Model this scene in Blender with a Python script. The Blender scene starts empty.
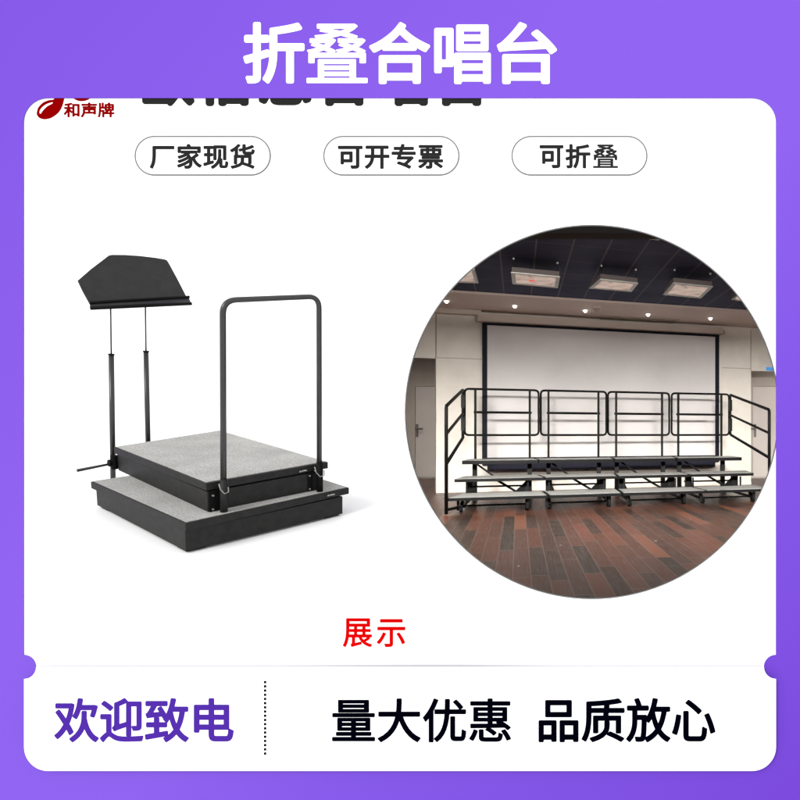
import bpy, bmesh, math, random
from mathutils import Vector, Matrix
random.seed(4)
S = bpy.context.scene
COL = S.collection
F, PX, PY, CZ = 650.0, 620.0, 434.0, 1.5      # camera constants (in photo pixels) and eye height
BD = 2.6                                       # distance of the display board

# ------------------------------------------------------------------ materials
def mat(name, base=(.5,.5,.5), rough=.6, metal=0.0, spec=.5, noise=None, bump=None, emit=None):
    m = bpy.data.materials.new(name); m.use_nodes = True
    nt = m.node_tree; b = nt.nodes['Principled BSDF']
    b.inputs['Base Color'].default_value = (*base, 1)
    b.inputs['Roughness'].default_value = rough
    b.inputs['Metallic'].default_value = metal
    b.inputs['Specular IOR Level'].default_value = spec
    if noise:                                   # (scale, amount, detail)
        tc = nt.nodes.new('ShaderNodeTexCoord'); n = nt.nodes.new('ShaderNodeTexNoise')
        n.inputs['Scale'].default_value = noise[0]; n.inputs['Detail'].default_value = noise[2]
        n.inputs['Roughness'].default_value = .65
        r = nt.nodes.new('ShaderNodeValToRGB')
        lo = tuple(c*(1-noise[1]) for c in base); hi = tuple(min(1,c*(1+noise[1])) for c in base)
        r.color_ramp.elements[0].position = .3; r.color_ramp.elements[0].color = (*lo,1)
        r.color_ramp.elements[1].position = .7; r.color_ramp.elements[1].color = (*hi,1)
        nt.links.new(tc.outputs['Object'], n.inputs['Vector']); nt.links.new(n.outputs['Fac'], r.inputs['Fac'])
        nt.links.new(r.outputs['Color'], b.inputs['Base Color'])
    if bump:                                    # (scale, strength, distance)
        tc = nt.nodes.new('ShaderNodeTexCoord'); n = nt.nodes.new('ShaderNodeTexNoise')
        n.inputs['Scale'].default_value = bump[0]; n.inputs['Detail'].default_value = 4
        bp = nt.nodes.new('ShaderNodeBump'); bp.inputs['Strength'].default_value = bump[1]; bp.inputs['Distance'].default_value = bump[2]
        nt.links.new(tc.outputs['Object'], n.inputs['Vector']); nt.links.new(n.outputs['Fac'], bp.inputs['Height'])
        nt.links.new(bp.outputs['Normal'], b.inputs['Normal'])
    if emit:
        b.inputs['Emission Color'].default_value = (*emit[0],1); b.inputs['Emission Strength'].default_value = emit[1]
    return m

def M(nt, op, a, b=None, c=None):
    n = nt.nodes.new('ShaderNodeMath'); n.operation = op
    for i, v in enumerate((a, b, c)):
        if v is None: continue
        if isinstance(v, (int, float)): n.inputs[i].default_value = v
        else: nt.links.new(v, n.inputs[i])
    return n.outputs[0]
def dotp(nt, pos, vec):
    n = nt.nodes.new('ShaderNodeVectorMath'); n.operation = 'DOT_PRODUCT'
    nt.links.new(pos, n.inputs[0]); n.inputs[1].default_value = vec
    return n.outputs['Value']
def ramp(nt, fac, stops, interp='LINEAR'):
    r = nt.nodes.new('ShaderNodeValToRGB'); r.color_ramp.interpolation = interp
    e = r.color_ramp.elements
    e[0].position, e[0].color = stops[0][0], (*stops[0][1],1)
    e[1].position, e[1].color = stops[-1][0], (*stops[-1][1],1)
    for p, c in stops[1:-1]:
        k = e.new(p); k.color = (*c,1)
    nt.links.new(fac, r.inputs['Fac']); return r.outputs['Color']
def mixc(nt, fac, a, b, mode='MIX'):
    n = nt.nodes.new('ShaderNodeMix'); n.data_type = 'RGBA'; n.blend_type = mode
    for i, v in ((0, fac), (6, a), (7, b)):
        if isinstance(v, (int, float)): n.inputs[i].default_value = v
        elif isinstance(v, tuple): n.inputs[i].default_value = (*v,1)
        else: nt.links.new(v, n.inputs[i])
    return n.outputs[2]

GD = (-.155, .988, 0); GP = (.988, .155, 0)     # run of the floor boards / ceiling grid, and across it
def floor_material():
    m = mat('dark_plank_floor', (.06,.03,.02), .3, spec=.28); nt = m.node_tree; b = nt.nodes['Principled BSDF']
    pos = nt.nodes.new('ShaderNodeNewGeometry').outputs['Position']
    c1 = M(nt, 'DIVIDE', M(nt, 'ADD', dotp(nt, pos, GP), .06), .19); row = M(nt, 'FLOOR', c1)
    wn = nt.nodes.new('ShaderNodeTexWhiteNoise'); wn.noise_dimensions = '1D'; nt.links.new(row, wn.inputs['W'])
    c2 = M(nt, 'ADD', M(nt, 'DIVIDE', dotp(nt, pos, GD), 1.75), M(nt, 'MULTIPLY', wn.outputs['Value'], 7.0)); cell = M(nt, 'FLOOR', c2)
    cb = nt.nodes.new('ShaderNodeCombineXYZ'); nt.links.new(row, cb.inputs[0]); nt.links.new(cell, cb.inputs[1])
    w2 = nt.nodes.new('ShaderNodeTexWhiteNoise'); w2.noise_dimensions = '2D'; nt.links.new(cb.outputs[0], w2.inputs['Vector'])
    col = ramp(nt, w2.outputs['Value'], [(0,(.030,.018,.013)),(.22,(.060,.027,.018)),(.6,(.108,.038,.023)),(.87,(.138,.046,.027)),(1,(.20,.068,.036))])
    # grain: long streaks along the boards
    g = nt.nodes.new('ShaderNodeCombineXYZ')
    nt.links.new(M(nt, 'MULTIPLY', dotp(nt, pos, GP), 55.0), g.inputs[0]); nt.links.new(M(nt, 'MULTIPLY', dotp(nt, pos, GD), 2.6), g.inputs[1])
    nt.links.new(M(nt, 'MULTIPLY', w2.outputs['Value'], 40.0), g.inputs[2])
    gn = nt.nodes.new('ShaderNodeTexNoise'); gn.inputs['Scale'].default_value = 1; gn.inputs['Detail'].default_value = 6; nt.links.new(g.outputs[0], gn.inputs['Vector'])
    col = mixc(nt, .75, col, ramp(nt, gn.outputs['Fac'], [(.3,(.55,.55,.55)),(.7,(1.5,1.45,1.4))]), 'MULTIPLY')
    # scuffs and pale dust
    sn = nt.nodes.new('ShaderNodeTexNoise'); sn.inputs['Scale'].default_value = 3.2; sn.inputs['Detail'].default_value = 9; nt.links.new(pos, sn.inputs['Vector'])
    col = mixc(nt, ramp(nt, sn.outputs['Fac'], [(.5,(0,0,0)),(.8,(.28,.28,.28))]), col, (.16,.12,.10))
    vn = nt.nodes.new('ShaderNodeTexVoronoi'); vn.inputs['Scale'].default_value = 1.7; nt.links.new(pos, vn.inputs['Vector'])
    col = mixc(nt, M(nt, 'LESS_THAN', vn.outputs['Distance'], .035), col, (.6,.55,.5))
    f1 = M(nt, 'FRACT', c1); f2 = M(nt, 'FRACT', c2)
    seam = M(nt, 'MAXIMUM', M(nt, 'LESS_THAN', f1, .055), M(nt, 'LESS_THAN', f2, .012))
    col = mixc(nt, M(nt, 'MULTIPLY', seam, .75), col, (.20,.145,.12))
    nt.links.new(col, b.inputs['Base Color'])
    nt.links.new(M(nt, 'MULTIPLY_ADD', gn.outputs['Fac'], .3, .22), b.inputs['Roughness'])
    return m
def ceiling_material():
    m = mat('black_grid_ceiling', (.02,.02,.03), .8, spec=.2); nt = m.node_tree; b = nt.nodes['Principled BSDF']
    pos = nt.nodes.new('ShaderNodeNewGeometry').outputs['Position']
    c1 = M(nt, 'FRACT', M(nt, 'DIVIDE', M(nt, 'ADD', dotp(nt, pos, GP), .33), .62)); c2 = M(nt, 'FRACT', M(nt, 'DIVIDE', dotp(nt, pos, (-.312,.95,0)), .98))
    line = M(nt, 'MAXIMUM', M(nt, 'LESS_THAN', c1, .045), M(nt, 'MULTIPLY', M(nt, 'LESS_THAN', c2, .03), .5))
    n = nt.nodes.new('ShaderNodeTexNoise'); n.inputs['Scale'].default_value = 1.2; n.inputs['Detail'].default_value = 5; nt.links.new(pos, n.inputs['Vector'])
    base = ramp(nt, n.outputs['Fac'], [(.3,(.034,.038,.078)),(.7,(.056,.062,.118))])
    nt.links.new(mixc(nt, line, base, (.13,.12,.16)), b.inputs['Base Color'])
    return m
def purple_material():                          # print runs from violet at one corner to paler and back to deep violet at the opposite one
    m = mat('printed_purple', (.2,.1,.5), .7, spec=.04); nt = m.node_tree; b = nt.nodes['Principled BSDF']
    pos = nt.nodes.new('ShaderNodeNewGeometry').outputs['Position']
    f = M(nt, 'ADD', M(nt, 'MULTIPLY', dotp(nt, pos, (1,0,0)), .15625), M(nt, 'MULTIPLY_ADD', dotp(nt, pos, (0,0,1)), -.15625, .8943))
    nt.links.new(ramp(nt, f, [(0,PUR_A),(.38,PUR_B),(.58,PUR_B),(.72,PUR_C),(1,PUR_D)]), b.inputs['Base Color'])
    return m
def carpet_material(name, base):
    m = mat(name, base, .95, spec=.1, noise=(270, .34, 2)); nt = m.node_tree; b = nt.nodes['Principled BSDF']
    src = b.inputs['Base Color'].links[0].from_socket
    tc = nt.nodes.new('ShaderNodeTexCoord'); n = nt.nodes.new('ShaderNodeTexNoise'); n.inputs['Scale'].default_value = 9; n.inputs['Detail'].default_value = 6
    nt.links.new(tc.outputs['Object'], n.inputs['Vector'])
    nt.links.new(mixc(nt, 1, src, ramp(nt, n.outputs['Fac'], [(.3,(.86,.86,.85)),(.7,(1.08,1.08,1.07))]), 'MULTIPLY'), b.inputs['Base Color'])
    return m

PUR_A, PUR_B, PUR_C, PUR_D = (.130,.052,.452), (.156,.070,.492), (.134,.056,.462), (.110,.037,.405)
m_purple = purple_material()
m_white = mat('white_panel_board', (.9,.9,.9), .6, spec=.2)
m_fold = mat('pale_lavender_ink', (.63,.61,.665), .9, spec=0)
m_ledge = mat('white_ledge_board', (.86,.86,.86), .7, spec=.1)
m_raised = mat('white_raised_letters', (.9,.9,.9), .5, spec=.2)
m_ink = mat('charcoal_ink', (.017,.017,.017), .9, spec=0)
m_black = mat('black_ink', (.0006,.0006,.003), .9, spec=0)
m_violet = mat('violet_ink', (.056,.018,.250), .9, spec=0)
m_red = mat('red_ink', (.62,.001,.001), .9, spec=0)
m_crimson = mat('dark_red_ink', (.185,.0003,.0004), .9, spec=0)
m_outline = mat('grey_outline_ink', (.14,.14,.14), .7, spec=.1)
m_pod = mat('black_powder_coat', (.0115,.0112,.0105), .55, spec=.22, noise=(45,.35,4), bump=(260,.12,.002))
m_tube = mat('dark_steel_tube', (.020,.020,.0185), .28, spec=.5, noise=(60,.25,4))
m_thin = mat('grey_steel_rod', (.05,.05,.05), .35, metal=.3, spec=.4)
m_deskm = mat('black_textured_desk', (.0125,.0120,.0112), .45, spec=.35, noise=(30,.3,4), bump=(300,.12,.002))
m_hole = mat('black_bracket', (.003,.003,.003), .6, spec=.1)
m_bolt = mat('bright_bolt', (.25,.25,.24), .35, metal=.4)
m_pc = carpet_material('speckled_grey_carpet', (.335,.332,.318))
m_floor = floor_material(); m_ceil = ceiling_material()
m_wall = mat('warm_white_wall', (.76,.72,.675), .7, spec=.2, noise=(1.1,.08,4))
m_soffit = mat('beige_soffit', (.70,.58,.53), .8, spec=.1, noise=(1.2,.04,3))
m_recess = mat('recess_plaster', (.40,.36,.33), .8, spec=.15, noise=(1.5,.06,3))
m_seam = mat('wall_joint', (.40,.34,.29), .8)
m_door = mat('pale_grey_door', (.50,.455,.44), .5, noise=(.8,.05,2))
m_frame = mat('dark_door_frame', (.12,.10,.09), .5)
m_dark = mat('black_steel', (.005,.005,.006), .55, spec=.18)
m_rail = mat('black_rail_tube', (.0035,.0035,.0035), .55, spec=.12)
m_navy = mat('black_screen_border', (.012,.012,.022), .7, spec=.15)
m_screen = mat('screen_cloth', (.66,.64,.655), .85, spec=.05, noise=(.9,.045,4))
m_house = mat('screen_housing', (.60,.52,.47), .6, spec=.2)
m_hc = mat('riser_grey_carpet', (.37,.375,.37), .95, spec=.1, noise=(30,.14,4))
m_lightframe = mat('light_trim', (.5,.49,.47), .4, metal=.3)
m_lightside = mat('light_box_side', (.10,.08,.08), .7)
m_glow = mat('downlight_lens', (1,1,1), .5, emit=((1,.93,.85),14))
m_beam = mat('charcoal_beam', (.07,.07,.07), .9, spec=.05)
m_sign = mat('blue_sign', (.05,.22,.5), .5, emit=((.08,.32,.75),.5))

def box_glow():
    m = mat('fixture_interior', (.5,.36,.28), .6); nt = m.node_tree; b = nt.nodes['Principled BSDF']
    tc = nt.nodes.new('ShaderNodeTexCoord'); n = nt.nodes.new('ShaderNodeTexNoise'); n.inputs['Scale'].default_value = 4.5; n.inputs['Detail'].default_value = 5
    nt.links.new(tc.outputs['Object'], n.inputs['Vector'])
    c = ramp(nt, n.outputs['Fac'], [(.30,(.16,.12,.11)),(.40,(.42,.31,.26)),(.6,(.52,.42,.36))])
    nt.links.new(c, b.inputs['Base Color']); nt.links.new(c, b.inputs['Emission Color']); b.inputs['Emission Strength'].default_value = .75
    return m
m_box = box_glow()
m_redlamp = mat('red_indicator', (.8,.05,.02), .5, emit=((1,.12,.07),.7))

# ------------------------------------------------------------------ object helpers
WL = {}
def thing(name, loc, label, cat, group=None):
    o = bpy.data.objects.new(name, None); o.empty_display_size = .1; COL.objects.link(o)
    o.location = loc; WL[o.name] = Vector(loc); o['label'] = label; o['category'] = cat
    if group: o['group'] = group
    return o
def obj(name, bm, m, parent=None, smooth=False, label=None, fix=True):
    if fix: bmesh.ops.recalc_face_normals(bm, faces=bm.faces)
    vs = [v.co for v in bm.verts]
    c = Vector(((min(v.x for v in vs)+max(v.x for v in vs))/2, (min(v.y for v in vs)+max(v.y for v in vs))/2, min(v.z for v in vs)))
    for v in bm.verts: v.co -= c
    me = bpy.data.meshes.new(name); bm.to_mesh(me); bm.free(); me.materials.append(m)
    if smooth:
        for p in me.polygons: p.use_smooth = True
    o = bpy.data.objects.new(name, me); COL.objects.link(o); WL[o.name] = c
    if parent: o.parent = parent; o.location = c - WL[parent.name]
    else: o.location = c
    if label: o['label'] = label
    return o
def struct(name, bm, m):
    o = obj(name, bm, m); o['kind'] = 'structure'; return o
def tag(o, label, cat, group=None):
    o['label'] = label; o['category'] = cat
    if group: o['group'] = group
    return o
def hexa(bm, bottom, top):                       # two loops of world points
    n = len(bottom); a = [bm.verts.new(p) for p in bottom]; b = [bm.verts.new(p) for p in top]
    bm.faces.new(a[::-1]); bm.faces.new(b)
    for i in range(n): bm.faces.new((a[i], a[(i+1)%n], b[(i+1)%n], b[i]))
def box(bm, x0, x1, y0, y1, z0, z1):
    hexa(bm, [(x0,y0,z0),(x1,y0,z0),(x1,y1,z0),(x0,y1,z0)], [(x0,y0,z1),(x1,y0,z1),(x1,y1,z1),(x0,y1,z1)])
def tube(bm, pts, r, seg=10, r2=None):           # swept tube through world points
    pts = [Vector(p) for p in pts]; rings = []
    up = None
    for i, p in enumerate(pts):
        d = (pts[min(i+1,len(pts)-1)] - pts[max(i-1,0)]).normalized()
        if up is None: up = Vector((0,0,1)) if abs(d.z) < .9 else Vector((0,1,0))
        s = d.cross(up); s.normalize(); u = s.cross(d).normalized(); up = u
        ra = r if r2 is None else r + (r2-r)*i/(len(pts)-1)
        rings.append([bm.verts.new(p + ra*(math.cos(t)*s + math.sin(t)*u)) for t in [2*math.pi*k/seg for k in range(seg)]])
    for a, b in zip(rings, rings[1:]):
        for k in range(seg): bm.faces.new((a[k], a[(k+1)%seg], b[(k+1)%seg], b[k]))
    bm.faces.new(rings[0][::-1]); bm.faces.new(rings[-1])
def rounded(pts, rad, closed=False, n=6):        # fillet the corners of a 3-D polyline
    pts = [Vector(p) for p in pts]; out = []
    N = len(pts)
    for i in range(N):
        if not closed and i in (0, N-1): out.append(pts[i]); continue
        a, b, c = pts[i-1], pts[i], pts[(i+1)%N]
        p = b + (a-b).normalized()*rad; q = b + (c-b).normalized()*rad
        for k in range(n+1):
            t = k/n; out.append(p*(1-t)**2 + b*2*t*(1-t) + q*t*t)
    if closed: out.append(out[0].copy())
    return out
def loop_tube(bm, pts, rad, r, seg=8):
    tube(bm, rounded(pts, rad, True), r, seg)

# pixel -> world on a plane facing the camera / on a horizontal plane
def at(u, v, y): return Vector(((u-PX)/F*y, y, CZ-(v-PY)/F*y))
def onz(u, v, z): y = (CZ-z)*F/(v-PY); return Vector(((u-PX)/F*y, y, z))

# ------------------------------------------------------------------ flat plates and lettering of the display
def curve_mesh(cu, yf, thick, fit=None):
    o = bpy.data.objects.new('tmp', cu); COL.objects.link(o)
    dg = bpy.context.evaluated_depsgraph_get(); me = bpy.data.meshes.new_from_object(o.evaluated_get(dg))
    COL.objects.unlink(o); bpy.data.objects.remove(o)
    bm = bmesh.new(); bm.from_mesh(me); bpy.data.meshes.remove(me)
    z0 = min(v.co.z for v in bm.verts); z1 = max(v.co.z for v in bm.verts)
    if fit:
        u0, v0, u1, v1 = fit; A = at(u0, v1, yf); B = at(u1, v0, yf)
        xs = [v.co.x for v in bm.verts]; ys = [v.co.y for v in bm.verts]
        sx = (B.x-A.x)/(max(xs)-min(xs)); sy = (B.z-A.z)/(max(ys)-min(ys)); mx, my = min(xs), min(ys)
    for v in bm.verts:
        x, y, z = v.co
        if fit: x = A.x+(x-mx)*sx; y = A.z+(y-my)*sy
        v.co = (x, yf+thick*(1-(z-z0)/(z1-z0)), y)
    bmesh.ops.remove_doubles(bm, verts=bm.verts, dist=1e-6)
    return bm
def plate(name, loops, yf, thick, m, parent, label=None):   # loops in photo pixels; first the outline, then holes
    cu = bpy.data.curves.new('tmp','CURVE'); cu.dimensions = '2D'; cu.fill_mode = 'BOTH'; cu.extrude = .01
    for lp in loops:
        sp = cu.splines.new('POLY'); sp.points.add(len(lp)-1); sp.use_cyclic_u = True
        for k, (u, v) in enumerate(lp):
            p = at(u, v, yf); sp.points[k].co = (p.x, p.z, 0, 1)
    return obj(name, curve_mesh(cu, yf, thick), m, parent, label=label)
def text(name, glyphs, yf, thick, m, parent, label=None, space=1.0):
    """glyphs: (string, bbox in photo px, pen radius px); all joined into one lettering mesh with rounded strokes"""
    out = bmesh.new(); px = yf/F
    for g, (u0, v0, u1, v1), rp in glyphs:
        cu = bpy.data.curves.new('tmp','FONT'); cu.body = g; cu.size = 1; cu.extrude = .01; cu.space_character = space; cu.resolution_u = 6
        bm = curve_mesh(cu, yf, thick, (u0+rp, v0+rp, u1-rp, v1-rp))
        vs = list(bm.verts); idx = {v: k for k, v in enumerate(vs)}; fs = [[idx[v] for v in f.verts] for f in bm.faces]; co = [v.co.copy() for v in vs]; bm.free()
        n = 12 if rp > .5 else 8
        for k in range(n+1):
            a = 2*math.pi*k/n; r = 0 if k == n else rp*px
            nv = [out.verts.new(c + Vector((r*math.cos(a), thick*.25*k/n, r*math.sin(a)))) for c in co]
            for f in fs:
                try: out.faces.new([nv[q] for q in f])
                except ValueError: pass
    return obj(name, out, m, parent, label=label, fix=False)
def arc(cx, cy, r, a0, a1, n=10): return [(cx+r*math.cos(math.radians(a0+(a1-a0)*k/n)), cy+r*math.sin(math.radians(a0+(a1-a0)*k/n))) for k in range(n+1)]
def rrect(x0, y0, x1, y1, r, n=10):
    return arc(x0+r,y0+r,r,180,270,n)+arc(x1-r,y0+r,r,270,360,n)+arc(x1-r,y1-r,r,0,90,n)+arc(x0+r,y1-r,r,90,180,n)
def circle(cx, cy, r, n=128): return arc(cx, cy, r, 0, 360*(1-1/n), n-1)

yF = BD                                           # front of the purple sheet
t = thing('display_board', at(400, 809, yF), 'tall purple display board with raised white heading and a large rounded opening', 'display board')
opening = arc(47.4,122,24,180,270)+arc(752,122,24,270,360)+[(776,655)]+arc(776,667,12,270,180)+[(764,700),(36,700)]+arc(23.4,667,12,0,-90)
plate('front_sheet', [[(-170,-130),(970,-130),(970,809),(-170,809)], opening], yF, .002, m_purple, t)
text('heading_letters', [('折',(243.2,22,304.5,83.6),1.6),('叠',(306.5,23.6,367.6,83),.75),('合',(369,22,430.2,84),1.6),('唱',(434.2,24.4,490.8,84),1.5),('台',(496.8,22,557,84),1.6)], yF-.002, .002, m_raised, t, label='thick white rounded heading letters on the purple sheet')

yP = BD+.0036                                      # white card behind the opening
t = thing('white_card', at(400, 700, yP), 'large white card behind the purple opening with a round window and printed lines', 'card')
CIR = (592, 412, 187)
plate('card_sheet', [[(10,40),(796,40),(796,705),(10,705)], circle(*CIR)], yP, .004, m_white, t)
plate('window_rim', [circle(CIR[0],CIR[1],187.3), circle(CIR[0],CIR[1],186.2)], yP-.0003, .005, m_outline, t, label='thin grey rim round the circular window')
text('title_letters', [('欧倍您合唱台',(142,55,487,106.5),2.5)], yP-.0005, .0004, m_ink, t, space=1.18, label='heavy charcoal title letters, mostly hidden behind the purple sheet')
text('caption_letters', [('展示',(342.7,618.3,405.3,647.2),.5)], yP-.0005, .0004, m_red, t, space=1.2, label='two red caption letters')
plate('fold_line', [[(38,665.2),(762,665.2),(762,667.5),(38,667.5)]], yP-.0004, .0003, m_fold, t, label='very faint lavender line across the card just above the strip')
# small red emblem: musical note
def smooth_loop(pts, n=8):
    out = []; N = len(pts)
    for i in range(N):
        p0, p1, p2, p3 = [Vector(pts[(i+k)%N]) for k in (-1,0,1,2)]
        for k in range(n):
            s = k/n; q = .5*((2*p1)+(p2-p0)*s+(2*p0-5*p1+4*p2-p3)*s*s+(3*p1-p0-3*p2+p3)*s**3)
            out.append((q.x, q.y))
    return out
em = plate('note_emblem', [smooth_loop([(37,111),(38.5,107),(43,102.5),(49,100),(54,99),(55.5,92),(57,84),(64,84),(64.5,95),(63,104),(59,112),(52,117.5),(45,119.3),(39.5,118),(36.8,114.6)]),
      smooth_loop([(39.5,113),(39.8,110.3),(42.5,106.8),(47,103.8),(52.5,102.3),(52,103.6),(46.8,106.6),(42.8,110.6),(40.6,113.6)])], yP-.0005, .0004, m_crimson, t, label='dark red musical note emblem with a curved highlight')
plate('note_dot', [smooth_loop([(73,93),(81,90),(89.5,93),(90,98),(86,100.5),(81,101.2),(76.5,100.3),(73,97.5)])], yP-.0005, .0004, m_crimson, em)
text('emblem_letters', [('和声牌',(63.6,102.4,114.4,117.5),.55)], yP-.0005, .0004, m_crimson, t, label='small dark red letters beside the note emblem')
for (x0, x1, gl, lb) in ((134.5,270.8,[('厂家现货',(149.6,143.8,254.8,169),.80)],'leftmost of the three oval outlined badges, four characters beginning with 厂'),
                       (323.2,459.5,[('可开专票',(337.8,143.8,443.2,169),.80)],'middle of the three oval outlined badges, four characters'),
                       (511.4,647.5,[('可',(539.5,145,563.5,168.3),.78),('折',(565.3,144,590.5,168.5),.78),('叠',(593,144.4,618,168),.35)],'rightmost of the three oval outlined badges, three characters')):
    p = thing('badge', at((x0+x1)/2, 176, yP-.001), lb, 'badge', 'oval badges under the title')
    plate('badge_plate', [rrect(x0+.4,136.2,x1-.4,175.2,19.4,16)], yP-.0010, .0008, m_white, p)
    plate('badge_outline', [rrect(x0,135.8,x1,175.6,19.8,16), rrect(x0+1.35,137.15,x1-1.35,174.25,18.4,16)], yP-.0013, .0010, m_outline, p)
    text('badge_letters', gl, yP-.0013, .0003, m_ink, p, space=1.06)

yT = BD-.026                                      # ticket strip standing proud of the board
t = thing('ticket_strip', at(400, 771, yT), 'long white strip with notched upper corners and a dotted divider along the bottom', 'sign strip')
tick = [(36,667),(764,667)]+arc(776,667,12,180,90)+arc(752,747,24,0,90)+arc(48,747,24,90,180)+arc(24,667,12,90,0)
plate('strip_plate', [tick], yT, .003, m_white, t)
plate('spacer', [rrect(110,700,690,745,6)], yT+.003, .023, m_white, t)
text('purple_letters', [('欢迎致电',(54,698,233.5,742.5),1.05)], yT-.0012, .0012, m_violet, t)
text('black_letters', [('量大优惠',(332,698.5,511,742.5),.8)], yT-.0012, .0012, m_black, t, label='first group of four black letters')
text('black_letters', [('品质放心',(538.5,698,715.5,742.5),1.05)], yT-.0012, .0012, m_black, t, label='second group of four black letters')
dots = [[(263.8,681+4.2*k),(266.2,681+4.2*k),(266.2,683.4+4.2*k),(263.8,683.4+4.2*k)] for k in range(18)]
plate('dotted_divider', dots, yT-.0008, .0008, m_black, t)

# ------------------------------------------------------------------ conductor's podium on a white ledge
R3 = [[0.5275271659036063,-0.8456687617130554,0.08099033705582703],[-0.12035542161033269,-0.168768189751082,-0.9782800573543049],[0.8409694772836338,0.5063216799534168,-0.19081062519273306]]
RM = Matrix(R3); TM = Vector((-2.331366529408262,0.481516771600102,3.4758585848022285)); SC = .508
def P(a, b, c):                                   # podium frame -> world
    q = (RM @ Vector((a,b,c)) + TM)*SC
    return Vector((q.x, q.z, CZ-q.y))
CM = -(RM.transposed() @ TM)
def U(u, v, p0, n):                               # photo point on a plane given in the podium frame
    d = RM.transposed() @ Vector(((u-PX)/F,(v-PY)/F,1)); n = Vector(n)
    k = n.dot(Vector(p0)-CM)/n.dot(d); return CM+d*k
def Uz(u, v, z): return U(u, v, (0,0,z), (0,0,1))
def Ub(u, v, b): return U(u, v, (0,b,0), (0,1,0))
def prism(bm, quad, z0, z1):
    hexa(bm, [P(q.x,q.y,z0) for q in quad], [P(q.x,q.y,z1) for q in quad])
def four(f, r, l, z, b=None):
    f, r, l = Uz(*f, z), Uz(*r, z), Uz(*l, z); return [f, r, (Uz(*b, z) if b else r+l-f), l]
def inset(q, d, z=None):
    c = sum(q, Vector())/4
    return [p + (c-p).normalized()*d*1.41 for p in q]
HL, TR, H2 = .171, .043, .174
def bev(o, w=.0012):
    md = o.modifiers.new('bevel','BEVEL'); md.width = w; md.segments = 2; md.limit_method = 'ANGLE'

base = [Uz(62,585,-HL-.014)]
t = thing('display_ledge', P(.5,.6,-HL-.03), 'plain white ledge jutting from the white card under the black podium', 'ledge')
zl = -HL-.014
lp = [Uz(56,562,zl), Uz(140,584,zl), Uz(300,583,zl), Uz(372,556,zl)]
def meet(u, z, y=BD+.003):                        # where the ledge plane meets the card, at photo column u
    lo, hi = 300., 700.
    for _ in range(60):
        mid = (lo+hi)/2; q = Uz(u, mid, z); w = P(q.x,q.y,q.z)
        if w.y > y or w.y < 0: lo = mid
        else: hi = mid
    return Uz(u, mid, z)
lp += [meet(396, zl), meet(52, zl)]
bm = bmesh.new(); hexa(bm, [P(q.x,q.y,zl-.005) for q in lp], [P(q.x,q.y,zl) for q in lp]); obj('ledge_slab', bm, m_ledge, t)

pod = thing('conductor_podium', P(.5,.6,zl), 'black two-step conductor podium with grey carpeted tops and a hooped handrail', 'podium')
q0 = four((185.4,523.6),(349,487.6),(90.6,481.6),0)
bm = bmesh.new(); prism(bm, q0, -TR, 0); lower = obj('lower_platform', bm, m_pod, pod); bev(lower)
bm = bmesh.new(); prism(bm, inset(q0,.012), 0, .004); obj('carpet', bm, m_pc, lower)
qs = four((186,551.5),(342.6,513.6),(97.2,505.2),-HL)
bm = bmesh.new(); prism(bm, qs, -HL, -TR-.009); prism(bm, inset(qs,.02), -TR-.009, -TR-.0005); sk = obj('skirt', bm, m_pod, lower); bev(sk)
qi = inset(qs, .07)
for k in range(4):
    c = qi[k]; bm = bmesh.new(); prism(bm, [c+Vector((sx*.05,sy*.05,0)) for sx,sy in ((-1,-1),(1,-1),(1,1),(-1,1))], zl, -HL); obj('foot', bm, m_hole, lower)
q1 = four((206,483.5),(328,462),(113.8,447),H2,(219.5,430.5))
bm = bmesh.new(); prism(bm, q1, H2-TR, H2); upper = obj('upper_platform', bm, m_pod, pod); bev(upper)
bm = bmesh.new(); prism(bm, inset(q1,.012), H2, H2+.004); obj('carpet', bm, m_pc, upper)
qu = four((208,512),(318.5,489.5),(118.4,470.3),.005)
bm = bmesh.new(); prism(bm, qu, .005, H2-TR-.009); prism(bm, inset(qu,.02), H2-TR-.009, H2-TR-.0005); usk = obj('skirt', bm, m_pod, upper); bev(usk)
# brackets, bolts and sleeves on the near face
yb = qu[0].y
def podbox(bm, a0, a1, b0, b1, c0, c1): prism(bm, [Vector((a0,b0,0)),Vector((a1,b0,0)),Vector((a1,b1,0)),Vector((a0,b1,0))], c0, c1)
for (u0, u1, vb, bolts) in ((209,222,511,((212.8,495.5),(212.8,509.3))), (307,317.5,491,((309.5,475.8),(309.5,489)))):
    A = Ub(u0, vb, yb-.006); B = Ub(u1, vb, yb-.006)
    bm = bmesh.new(); podbox(bm, A.x, B.x, yb-.010, yb+.002, .006, H2-TR-.004); br = obj('rail_bracket', bm, m_hole, pod)
    for (u, v) in bolts:
        c = Ub(u, v, yb-.012); bm = bmesh.new(); tube(bm, [P(c.x,yb-.009,c.z), P(c.x,yb-.018,c.z)], .0055*SC, 10); obj('bolt', bm, m_bolt, br)
HB = .048
hb = [Ub(223.6,513,HB), Ub(222.8,300.4,HB), Ub(319.0,296.4,HB), Ub(319.4,491,HB)]
hb[0].z = .004; hb[3].z = .004
path = rounded([P(*hb[0]), P(*hb[1]), P(*hb[2]), P(*hb[3])], .072*SC, n=8)
bm = bmesh.new(); tube(bm, path, .0155*SC, 14); hr = obj('handrail', bm, m_tube, pod, smooth=True)
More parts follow.
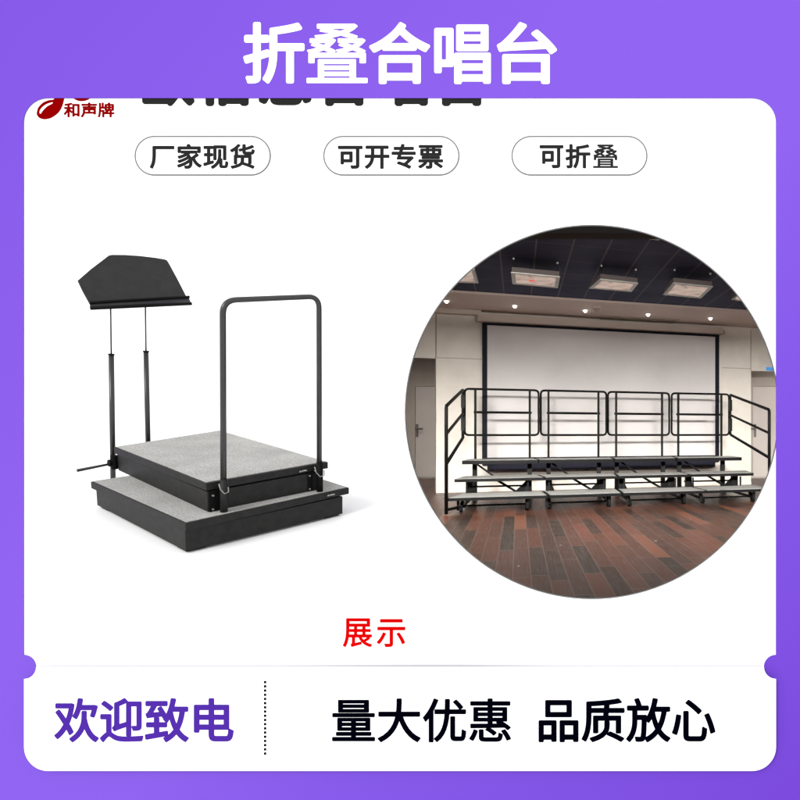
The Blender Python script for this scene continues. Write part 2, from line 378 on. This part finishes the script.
for k, (u, v0, v1) in ((0,(224.0,479,513)), (3,(319.7,462,491))):
    a = Ub(u, v0, HB); b = Ub(u, v1, HB); b.z = .005
    bm = bmesh.new(); tube(bm, [P(*a), P(*b)], .0195*SC, 12); sl = obj('rail_sleeve', bm, m_hole if k else m_pod, hr, smooth=True)
    cl = [Ub(u-5, v0+5, HB-.025), Ub(u-3.5, v0+10.5, HB-.028), Ub(u+.5, v0+14.8, HB-.03), Ub(u+4.5, v0+13, HB-.028), Ub(u+4.2, v0+8, HB-.02)]
    bm = bmesh.new(); tube(bm, [P(*p) for p in cl], .0035*SC, 6); obj('wire_clip', bm, m_bolt, hr, smooth=True)
# small pale maker's marks on the two trims (illegible in the photo)
for (u, v, par, b0) in ((303,471,upper,q1[0].y), (331,495,lower,q0[0].y)):
    pts = []
    for k in range(15):
        du = -3.6+k*.52; dv = (.55*math.sin(k*1.9)) - du*.2
        pts.append(P(*Ub(u+du, v+dv, b0-.003)))
    bm = bmesh.new(); tube(bm, pts, .0035*SC, 5); obj('maker_mark', bm, m_bolt, par)

# music stand clamped behind the podium
ms = thing('music_stand', P(.2,1.34,-.15), 'black music stand with wide angular desk on two slim posts behind the podium', 'music stand')
BY = 1.335
for (u0,v0,u1,v1,u2,v2) in ((113.0,474,111.3,355,110.6,309), (148.0,440,146.0,352,145.4,306)):
    a = Ub(u0,v0,BY); b = Ub(u1,v1,BY); c = Ub(u2,v2,BY)
    lo = a + (a-b).normalized()*((a.z+.16)/max(.1,(b-a).normalized().z))
    bm = bmesh.new(); tube(bm, [P(*lo), P(*b)], .0150*SC, 12); p = obj('post', bm, m_tube, ms, smooth=True)
    bm = bmesh.new(); tube(bm, [P(*b), P(*(b+(b-a).normalized()*.008))], .0175*SC, 12); obj('collar', bm, m_hole, p, smooth=True)
    bm = bmesh.new(); tube(bm, [P(*b), P(*(c+(c-b)*.1))], .0045*SC, 8); obj('rod', bm, m_thin, p, smooth=True)
a = Ub(112.5,463.5,BY-.02); b = Ub(77,470.6,BY-.02)
bm = bmesh.new(); tube(bm, [P(*a), P(*b)], .0075*SC, 8, r2=.010*SC); obj('side_arm', bm, m_tube, ms)
bm = bmesh.new(); c = Ub(114,462.5,BY-.03); tube(bm, [P(c.x-.03,c.y,c.z), P(c.x+.035,c.y,c.z)], .024*SC, 10); cl = obj('clamp', bm, m_hole, ms)
bm = bmesh.new(); tube(bm, [P(c.x,c.y-.01,c.z-.04), P(c.x,c.y-.01,c.z+.05)], .021*SC, 10); obj('knob', bm, m_hole, cl)
z0 = Ub(140,301,1.30).z; DN = Vector((0,1,-.42)).normalized(); D0 = (0,1.30,z0)
out = [(78,280.3),(91,269),(109,255.3),(112,254.7),(125,254.8),(140,255.8),(155,257.6),(164.5,259.2),(167,260.2),(169,263.2),(178,279.8),(187.5,298.5),(90,303.6),(83,291)]
fr = [U(u,v,D0,DN) for u,v in out]; bk = [p+DN*.012 for p in fr]
bm = bmesh.new(); hexa(bm, [P(*p) for p in bk], [P(*p) for p in fr]); dk = obj('desk', bm, m_deskm, ms); bev(dk, .0008)
A = U(89.2,303.2,D0,DN)-DN*.004; B = U(188.5,297.4,D0,DN)-DN*.004
A2 = Ub(90.6,308.2,1.235); B2 = Ub(191.3,303.6,1.235)
bm = bmesh.new(); dz = Vector((0,0,.008)); hexa(bm, [P(*(p-dz)) for p in (A,B,B2,A2)], [P(*p) for p in (A,B,B2,A2)]); sh = obj('shelf', bm, m_deskm, dk)
bm = bmesh.new(); tube(bm, [P(*A2), P(*B2)], .0115*SC, 10); obj('shelf_lip', bm, m_hole, sh, smooth=True)
bm = bmesh.new(); tube(bm, [P(*(A-DN*.006)), P(*(B-DN*.006))], .0095*SC, 10); obj('shelf_lip', bm, m_hole, sh, smooth=True)

# ------------------------------------------------------------------ the hall seen through the round window
E1 = Vector((.950,.312,0)); E2 = Vector((-.1146,.9934,0)); O1 = Vector((-3.20,12.04,0))
def Hh(s, t_, z): p = O1 + E1*s + E2*t_; return Vector((p.x,p.y,z))
def s_at(u, t_):                                  # s where the line (s, t_) crosses photo column u
    r = (u-PX)/F; b = O1 + E2*t_; return (b.x-r*b.y)/(r*E1.y-E1.x)
def W0(s, d, z, o=(-4.67,16.5)): return Vector((o[0]+E1.x*s-E1.y*0, o[1]+E1.y*s, z)) + Vector((-.312,.95,0))*d
def sw(u): r = (u-PX)/F; return (-4.67-r*16.5)/(r*E1.y-E1.x)

XW = 9.5
bm = bmesh.new(); box(bm, -XW, XW, 2.62, 26, -.1, 0); struct('floor', bm, m_floor)
bm = bmesh.new(); box(bm, -XW, XW, 2.70, 26, 4.72, 4.85); struct('ceiling', bm, m_ceil)
bm = bmesh.new(); box(bm, -XW, -XW+.1, 2.70, 26, 0, 4.72); struct('side_wall', bm, m_wall)
bm = bmesh.new(); box(bm, XW-.1, XW, 2.70, 26, 0, 4.72); struct('side_wall', bm, m_wall)
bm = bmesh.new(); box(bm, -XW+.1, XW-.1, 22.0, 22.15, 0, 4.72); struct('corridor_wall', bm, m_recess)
t_ = thing('front_partition', (0,2.66,0), 'plain partition wall carrying the display, cut by the round window', 'wall')
w = plate('wall_panel', [[(PX-XW*F/2.63+2,PY-3.2*F/2.63),(PX+XW*F/2.63-2,PY-3.2*F/2.63),(PX+XW*F/2.63-2,PY+1.5*F/2.63),(PX-XW*F/2.63+2,PY+1.5*F/2.63)], circle(592,412,205)], 2.63, .06, m_wall, t_)
# back wall: block between the two side passages, plus the band over the passages
SR = sw(751)
def slab(bm, s0, s1, d0, d1, z0, z1):
    hexa(bm, [W0(s0,d0,z0),W0(s1,d0,z0),W0(s1,d1,z0),W0(s0,d1,z0)], [W0(s0,d0,z1),W0(s1,d0,z1),W0(s1,d1,z1),W0(s0,d1,z1)])
bm = bmesh.new(); slab(bm, 0, SR, 0, .6, 0, 4.66); struct('back_wall', bm, m_wall)
bm = bmesh.new(); slab(bm, -4.9, -.012, 0.004, .25, 3.42, 4.66); struct('lintel_wall', bm, m_wall)
bm = bmesh.new(); slab(bm, SR+.012, SR+4, 0.004, .25, 3.38, 4.66); struct('lintel_wall', bm, m_wall)
bm = bmesh.new(); slab(bm, .001, SR-.001, -.012, 0, 0.0, .08); struct('skirting_board', bm, m_wall)
# soffit in front of the wall
def slabo(bm, s0, s1, o, d1, z0, z1):
    a = [Vector((o[0],o[1],0))+E1*s0, Vector((o[0],o[1],0))+E1*s1]; c = Vector((-.312,.95,0))*d1
    pts = [a[0], a[1], a[1]+c, a[0]+c]
    hexa(bm, [Vector((p.x,p.y,z0)) for p in pts], [Vector((p.x,p.y,z1)) for p in pts])
bm = bmesh.new(); slabo(bm, -5.3, 12.5, (-3.8,14.5), 4.2, 4.665, 4.715); struct('soffit', bm, m_soffit)
bm = bmesh.new(); box(bm, -XW+.1, XW-.1, 8.0, 8.25, 3.972, 4.718); struct('ceiling_beam', bm, m_beam)
# wall joints
bm = bmesh.new(); zj = 3.44
slab(bm, 0, .012*1.2, -.004, 0, 3.42, 4.6); slab(bm, .02, sw(482), -.004, 0, zj-.008, zj+.008); slab(bm, sw(722), SR-.02, -.004, 0, zj-.008, zj+.008)
slab(bm, SR-.018, SR, -.004, 0, 3.40, 4.6); struct('wall_joints', bm, m_seam)
bm = bmesh.new(); slab(bm, sw(400), sw(480), -.22, 0, 4.55, 4.664); struct('wall_cornice', bm, m_house)

# doors at the ends of the passages
def door(u0, u1, uh, y, zt, label, flip):
    a = (u0-PX)/F*y; b = (u1-PX)/F*y
    d = thing('door', ((a+b)/2, y, 0), label, 'door', 'doors in the side passages')
    bm = bmesh.new(); box(bm, a, b, y-.05, y, .06, zt); lf = obj('door_leaf', bm, m_door, d)
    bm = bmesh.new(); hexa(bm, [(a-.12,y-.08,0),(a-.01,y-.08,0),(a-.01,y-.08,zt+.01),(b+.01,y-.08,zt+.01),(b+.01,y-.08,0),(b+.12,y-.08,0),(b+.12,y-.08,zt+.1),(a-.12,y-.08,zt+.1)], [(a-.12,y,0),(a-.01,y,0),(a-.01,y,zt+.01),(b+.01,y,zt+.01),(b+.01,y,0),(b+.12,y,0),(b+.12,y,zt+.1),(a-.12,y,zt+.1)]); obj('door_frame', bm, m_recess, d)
    h = at(uh, 430, y-.06); bm = bmesh.new()
    box(bm, h.x-.04, h.x+.04, y-.07, y-.05, h.z-.24, h.z+.2); tube(bm, [h+Vector((0,-.02,.05)), h+Vector((0,-.12,.05)), h+Vector((flip*.22,-.12,.04))], .03, 8)
    obj('handle', bm, m_frame, lf)
door(416, 445, 414.9+2.2, 21.98, 3.1, 'pale grey door in the left passage behind the guard rails', 1)
door(752.8, 782, 755, 21.98, 3.1, 'pale door in the right passage beside the stepped side rail', -1)
bm = bmesh.new(); slab(bm, sw(766), sw(773.5), -.04, -.006, 3.40, 3.50); tag(obj('exit_sign', bm, m_sign), 'small blue sign above the right passage opening', 'sign')

# projector screen
ps = thing('projector_screen', W0(sw(600),-.3,.6), 'wide pull-down projector screen with black border on the back wall', 'projector screen')
sl, sr = sw(487.5), sw(715)
DS = -.14
kS = 1.0
def zs(u, v, d=DS):                                # height of photo point (u,v) on the plane parallel to the wall at offset d
    r = (u-PX)/F; bx = -4.67-.312*d; by = 16.5+.95*d
    s = (bx-r*by)/(r*E1.y-E1.x); y = by+E1.y*s; return s, CZ-(v-PY)/F*y
s0, zt0 = zs(482.2,322.3); s1, zt1 = zs(719.2,335.2); zt = (zt0+zt1)/2
_, zb = zs(482.2, 465.5); _, zb2 = zs(719,462)
zb = (zb+zb2)/2; w = zs(487.3,350)[0]-s0
bm = bmesh.new(); slab(bm, s0+w, s1-w, DS, DS+.01, zb+.2, zt-.06); obj('screen_surface', bm, m_screen, ps)
bm = bmesh.new()
slab(bm, s0, s0+w, DS-.002, DS+.012, zb, zt); slab(bm, s1-w, s1, DS-.002, DS+.012, zb, zt)
slab(bm, s0+w, s1-w, DS-.002, DS+.012, zb-.14, zb+.2); slab(bm, s0+w, s1-w, DS-.002, DS+.012, zt-.06, zt); obj('screen_border', bm, m_navy, ps)
sa, za = zs(477.7,313.5,-.24); sb, zbb = zs(723.7,327.5,-.24)
bm = bmesh.new(); slab(bm, sa, sb, -.26, -.05, zt+.015, (za+zbb)/2); hs = obj('housing', bm, m_house, ps); bev(hs, .02)
bm = bmesh.new(); slab(bm, sb, sb+.05, -.22, -.08, zt+.03, zt+.14); obj('end_cap', bm, m_seam, hs); bm = bmesh.new(); slab(bm, sa-.05, sa, -.22, -.08, zt+.03, zt+.14); obj('end_cap', bm, m_seam, hs)

# recessed downlights, smoke detector, air slot
def disc(bm, c, r, h, n=20): tube(bm, [c, c+Vector((0,0,-h))], r, n)
names_dl = ['leftmost small round downlight in the beige soffit by the window rim', 'second small round downlight from the left in the beige soffit', 'middle small round downlight in the beige soffit beside the smoke detector',
            'fourth small round downlight from the left in the beige soffit, before the air slot', 'rightmost small round downlight in the beige soffit']
for (u, v), lb in zip(((446.5,300.8),(514.8,305.7),(585.3,310.3),(648,314.2),(710.5,318)), names_dl):
    c = onz(u, v, 4.66); d = thing('downlight', c, lb, 'downlight', 'downlights in the soffit')
    bm = bmesh.new(); disc(bm, c+Vector((0,0,.004)), .085, .010); obj('ring', bm, m_house, d)
    bm = bmesh.new(); bmesh.ops.create_uvsphere(bm, u_segments=16, v_segments=10, radius=.046); bmesh.ops.translate(bm, verts=bm.verts, vec=c+Vector((0,0,-.01))); obj('lens', bm, m_glow, d, smooth=True)
c = onz(597, 306.8, 4.66); d = thing('smoke_detector', c, 'small brown smoke detector on the soffit between two downlights', 'smoke detector')
bm = bmesh.new(); tube(bm, [c+Vector((0,0,.004)), c+Vector((0,0,-.05))], .13, 16); b_ = obj('base', bm, m_house, d)
bm = bmesh.new(); tube(bm, [c+Vector((0,0,-.051)), c+Vector((0,0,-.11))], .08, 14, r2=.05); obj('sensor_head', bm, m_seam, d)
c = onz(640, 318.5, 4.66); d = thing('air_vent', c, 'long narrow slatted air vent in the soffit above the screen', 'air vent')
for k in range(3):
    a = onz(600, 315.6+1.5*k, 4.66); b = onz(679-3*k, 319.6+1.5*k, 4.66); bm = bmesh.new()
    dv = Vector((-.312,.95,0))*.035; hexa(bm, [a-dv-Vector((0,0,.015)), b-dv-Vector((0,0,.015)), b+dv-Vector((0,0,.015)), a+dv-Vector((0,0,.015))], [a-dv+Vector((0,0,.003)), b-dv+Vector((0,0,.003)), b+dv+Vector((0,0,.003)), a+dv+Vector((0,0,.003))]); obj('slat', bm, m_seam, d)

# hanging light boxes under the black ceiling
def light_box(q, label, hgt=.11, red=False):      # q: near-left, near-right, far-right, far-left photo points of the underside
    zb_ = 4.40; p = [onz(u, v, zb_) for u, v in q]; c = sum(p, Vector())/4
    d = thing('ceiling_light', (c.x,c.y,zb_), label, 'ceiling light', 'light boxes hung under the black ceiling')
    up = Vector((0,0,hgt)); e = [c+(x-c)*.97 for x in p]
    bm = bmesh.new(); hexa(bm, [x+Vector((0,0,.02)) for x in e], [x+up for x in e]); hb_ = obj('light_box', bm, m_lightside, d)
    i1 = [c+(x-c)*.84 for x in p]; bm = bmesh.new()
    for k in range(4):
        a, b, ai, bi = p[k], p[(k+1)%4], i1[k], i1[(k+1)%4]
        hexa(bm, [a,b,bi,ai], [y+Vector((0,0,.019)) for y in (a,b,bi,ai)])
    obj('trim', bm, m_lightframe, d)
    bm = bmesh.new(); hexa(bm, [x+Vector((0,0,.010)) for x in i1], [x+Vector((0,0,.019)) for x in i1]); obj('diffuser', bm, m_box, d)
    if red:
        k = c+(p[3]-c)*.12+(p[0]-c)*.05; bm = bmesh.new(); box(bm, k.x-.05, k.x+.05, k.y-.05, k.y+.06, zb_+.004, zb_+.009); obj('red_lamp', bm, m_redlamp, d)
    for k in (0, 1):
        bm = bmesh.new(); a = c+(p[k]-c)*.9; tube(bm, [a+up, Vector((a.x,a.y,4.72))], .005, 6); hg = obj('hanger', bm, m_dark, d); bm = bmesh.new(); tube(bm, [a+Vector((0,0,.255)), a+Vector((0,0,.285))], .018, 8); obj('hanger_clip', bm, m_lightframe, hg)
LB = [(((436,268.5),(474.5,269.5),(478.5,283.5),(438,282)), 'light box cut off by the upper left edge of the round window', False),
      (((511,272.8),(560,277.3),(557.8,288.3),(512.5,284.2)), 'left-centre light box with a red glow inside, hung under the black ceiling', True),
      (((600,279.5),(638.2,283.6),(631.5,292),(589.2,288.6)), 'centre light box above the smoke detector, hung under the black ceiling', False),
      (((673,283.2),(713,287),(701,298.6),(663,295)), 'right-centre light box above the air vent end, hung under the black ceiling', False),
      (((740,292.5),(772,295),(765,303.5),(731.5,300)), 'light box cut off by the upper right edge of the round window', False),
      (((625,229),(664,232),(659,240.5),(618,235.5)), 'nearest light box, just under the beam at the top of the round window', False)]
for q, lb, r in LB: light_box(q, lb, red=r)

# ---- choir risers: four folding units of three decks
TZ = [.314,.597,.928]; TT = [0.0,1.0,2.0]
FJ = [[446.5,548.6,622.3,706.5,773], [453.8,544.4,617.6,689.5,754.2], [461.5,538.5,614.0,676.5,742.3]]   # front edge joints (photo columns)
BJ = [[460.5,542.6,616.8,692.5,755], [463.5,537.5,613.5,680,746.5], [468.5,534.5,611,673,731]]
LEG = [(475.5,529.8),(548.5,598.3),(616.0,661.8),(678.0,721)]
ud = ['leftmost folding choir riser of three grey decks, beside the left side rail', 'second folding choir riser from the left, three grey stepped decks',
      'third folding choir riser from the left, three grey stepped decks', 'rightmost folding choir riser of three grey decks, beside the right side rail']
def bar(bm, a, b, w, h=None):                     # square-section bar
    a, b = Vector(a), Vector(b); h = h or w; d = (b-a).normalized(); u = Vector((0,0,1)) if abs(d.z) < .9 else E2.copy()
    s = d.cross(u).normalized(); u = s.cross(d).normalized()
    c = [(-1,-1),(1,-1),(1,1),(-1,1)]
    hexa(bm, [a+s*w/2*i+u*h/2*j for i, j in c], [b+s*w/2*i+u*h/2*j for i, j in c])
for k in range(4):
    un = thing('choir_riser', Hh(s_at((FJ[0][k]+FJ[0][k+1])/2,0),1.4,0), ud[k], 'choir riser', 'folding choir risers in a row')
    for i in range(3):
        z = TZ[i]; g = 1.1
        tb = TT[i]+(.93 if i < 2 else .88)
        q = [Hh(s_at(FJ[i][k]+g*.5,TT[i]),TT[i],0), Hh(s_at(FJ[i][k+1]-g*.5,TT[i]),TT[i],0), Hh(s_at(BJ[i][k+1]-g*.45,tb),tb,0), Hh(s_at(BJ[i][k]+g*.45,tb),tb,0)]
        if i == 0: z_off = 0
        bm = bmesh.new(); hexa(bm, [x+Vector((0,0,z-(.062,.066,.085)[i])) for x in q], [x+Vector((0,0,z-.006)) for x in q]); dk = obj('deck', bm, m_dark, un)
        c = sum(q, Vector())/4; qi = [x+(c-x).normalized()*.03 for x in q]
        bm = bmesh.new(); hexa(bm, [x+Vector((0,0,z-.006)) for x in qi], [x+Vector((0,0,z)) for x in qi]); obj('deck_carpet', bm, m_hc, dk)
    sl_, sr_ = [s_at(u, 2.95) for u in LEG[k]]
    for j, s in enumerate((sl_, sr_)):
        for a, b, wd in ((Hh(s,2.8,.02),Hh(s,2.8,.84),.10), (Hh(s,1.75,.13),Hh(s,1.75,.53),.14), (Hh(s,1.25,.13),Hh(s,1.25,.50),.035), (Hh(s,.45,.13),Hh(s,.62,.25),.06)):
            bm = bmesh.new(); bar(bm, a, b, wd); obj('leg', bm, m_dark, un)
        bm = bmesh.new(); bar(bm, Hh(s,.35,.10), Hh(s,2.75,.10), .05); obj('foot_rail', bm, m_dark, un)
        bm = bmesh.new(); so = s + (.02 if j else -.05); bar(bm, Hh(so,.32,.04), Hh(so,.32,.25), .05); obj('front_leg', bm, m_dark, un)
        for tt in (.35, 2.6):
            c = Hh(s,tt,.055); bm = bmesh.new(); tube(bm, [c-E1*.03, c+E1*.03], .055, 14); obj('caster', bm, m_dark, un)
        bm = bmesh.new(); sg = -1 if j else 1
        a, b, c = Hh(s,1.72,.10), Hh(s,1.72,.53), Hh(s+sg*(.46 if j else .20),1.72,.10)
        hexa(bm, [a,b,c], [x+E2*.02 for x in (a,b,c)]); obj('gusset', bm, m_dark, un)
    for a, b, r in ((Hh(sl_,2.2,.34),Hh(sr_,2.2,.34),.020), (Hh(sl_+.05,2.5,.84),Hh(sl_+.55,2.3,.50),.022), (Hh(sr_-.75,1.9,.53),Hh(sr_-.22,1.7,.22),.026), (Hh(sl_,.55,.10),Hh(sr_,.55,.10),.018)):
        bm = bmesh.new(); tube(bm, [a, b], r, 8); obj('brace', bm, m_dark, un)

# ---- guard rails behind the top deck
RT = 3.02; ZT, ZM, ZB = 2.545, 2.005, 1.475
RP = [(464.6,538.6),(540.8,606.3),(608.0,669.2),(671.6,729.0)]
rl = ['leftmost black tube guard rail behind the top deck, crossing the screen edge', 'second black tube guard rail from the left behind the top deck',
      'third black tube guard rail from the left behind the top deck', 'rightmost black tube guard rail behind the top deck, crossing the screen edge']
for k in range(4):
    a, b = [s_at(u, RT) for u in RP[k]]; l, r = [s_at(u, RT-.04) for u in LEG[k]]
    g = thing('guard_rail', Hh((a+b)/2,RT,0), rl[k], 'guard rail', 'guard rails along the back of the risers')
    bm = bmesh.new(); loop_tube(bm, [Hh(a,RT,ZB), Hh(b,RT,ZB), Hh(b,RT,ZT), Hh(a,RT,ZT)], .10, .026); obj('loop', bm, m_rail, g, smooth=True)
    for s in (l, r):
        bm = bmesh.new(); bar(bm, Hh(s,RT-.07,.05), Hh(s,RT-.07,ZT-.01), .052); obj('upright', bm, m_rail, g)
    bm = bmesh.new(); tube(bm, [Hh(l-.04,RT-.04,ZM), Hh(r+.04,RT-.04,ZM)], .028, 8); obj('mid_bar', bm, m_rail, g)
def side_rail(front, back, zf, zb3, label, cat='side rail'):
    # front/back: world xy; zf/zb3: heights (top, mid, low) at each end
    f = lambda z: Vector((front.x,front.y,z)); b = lambda z: Vector((back.x,back.y,z))
    g = thing('side_rail', f(0), label, cat, 'side rails at the ends of the risers')
    bm = bmesh.new(); tube(bm, [f(0.02)]+rounded([f(.3), f(zf[0]), b(zb3[0]), b(zb3[2]), f(zf[2])], .07, n=5)[1:], .034, 8); obj('frame', bm, m_rail, g, smooth=True)
    bm = bmesh.new(); tube(bm, [f(zf[1]), b(zb3[1])], .030, 8); obj('mid_bar', bm, m_rail, g)
    for z0_, z1_ in ((ZB+.1,ZM-.1),(ZM+.1,ZT-.15)):
        bm = bmesh.new(); bar(bm, b(z0_), b(z1_), .075, .12); obj('clamp', bm, m_dark, g)
    return g
sL = s_at(462.9, 2.95); bL = Hh(sL,2.95,0); fL = at(446.3,515,12.0)
hz = lambda v, y: CZ-(v-PY)/F*y
g = side_rail(fL, bL, (hz(406,12),hz(434,12),hz(464,12)), (hz(389.8,bL.y),hz(413.5,bL.y),hz(437.5,bL.y)), 'left black side rail sloping down to the lowest deck')
bm = bmesh.new(); bar(bm, Vector((fL.x,fL.y,.10)), Hh(s_at(464,.5),.5,.10), .05); obj('foot_bar', bm, m_rail, g)
sR = s_at(730.2, 2.95); bR = Hh(sR,2.95,0); yR = 14.15; fR = at(769.3,470,yR)
side_rail(fR, bR, (hz(409.8,yR),hz(433.2,yR),hz(457.8,yR)), (hz(394.8,bR.y),hz(415,bR.y),hz(434.5,bR.y)), 'right black side rail sloping down beside the window rim')

# ------------------------------------------------------------------ light
w = bpy.data.worlds.new('World'); S.world = w; w.use_nodes = True
bg = w.node_tree.nodes['Background']; bg.inputs['Color'].default_value = (1,1,1,1); bg.inputs['Strength'].default_value = 1.3
L = bpy.data.lights.new('studio_key', 'SUN'); L.energy = 2.05; L.angle = math.radians(24); L.color = (1,1,.99)
o = bpy.data.objects.new('studio_key', L); COL.objects.link(o); o.rotation_euler = Vector((.36,.80,-.50)).to_track_quat('-Z','Y').to_euler()
def area(loc, aim, sx, sy, pw, col=(1,.93,.84), spread=180):  # area lights out of view, added to light the hall
    L = bpy.data.lights.new('unseen_hall_light','AREA'); L.shape = 'RECTANGLE'; L.size = sx; L.size_y = sy; L.energy = pw; L.color = col; L.spread = math.radians(spread)
    o = bpy.data.objects.new('unseen_hall_light', L); COL.objects.link(o); o.location = loc; o.rotation_euler = (Vector(aim)-Vector(loc)).to_track_quat('-Z','Y').to_euler()
WC = (1,.965,.89)
for x0_, x1_, y1_, pw_ in ((-3.6,-4.0,16.5,66),(-.9,-1.0,17,64),(1.8,2.0,18,72),(4.4,4.9,19,80)): area((x0_,3.4,3.1), (x1_,y1_,.4), 1.6, .3, pw_, WC, 31)  # unseen front lights, spread out to wash the lower wall evenly
area((0,8.7,4.55), (.2,11.3,0), 7, .4, 400, WC, 150)  # unseen overhead fill added to brighten the floor and decks
area((0,3.2,2.9), (0,15,4.6), 3, .3, 48, WC)  # unseen uplight added to brighten the soffit
area((-6.6,19.5,3.9), (-6.6,20,0), 2, 1, 40)
area((6.3,20.5,3.9), (6.3,21,0), 2, 1, 40)

# ------------------------------------------------------------------ camera
cam = bpy.data.cameras.new('camera'); cam.sensor_width = 36; cam.lens = F/800*36; cam.shift_x = (400-PX)/800; cam.shift_y = (PY-400)/800
cam.clip_start = .05; cam.clip_end = 200
co = bpy.data.objects.new('camera', cam); COL.objects.link(co); co.location = (0,0,CZ); co.rotation_euler = (math.pi/2,0,0); S.camera = co
S.view_settings.view_transform = 'Standard'; S.view_settings.look = 'None'; S.view_settings.exposure = 0; S.view_settings.gamma = 1
S.cycles.use_denoising = True
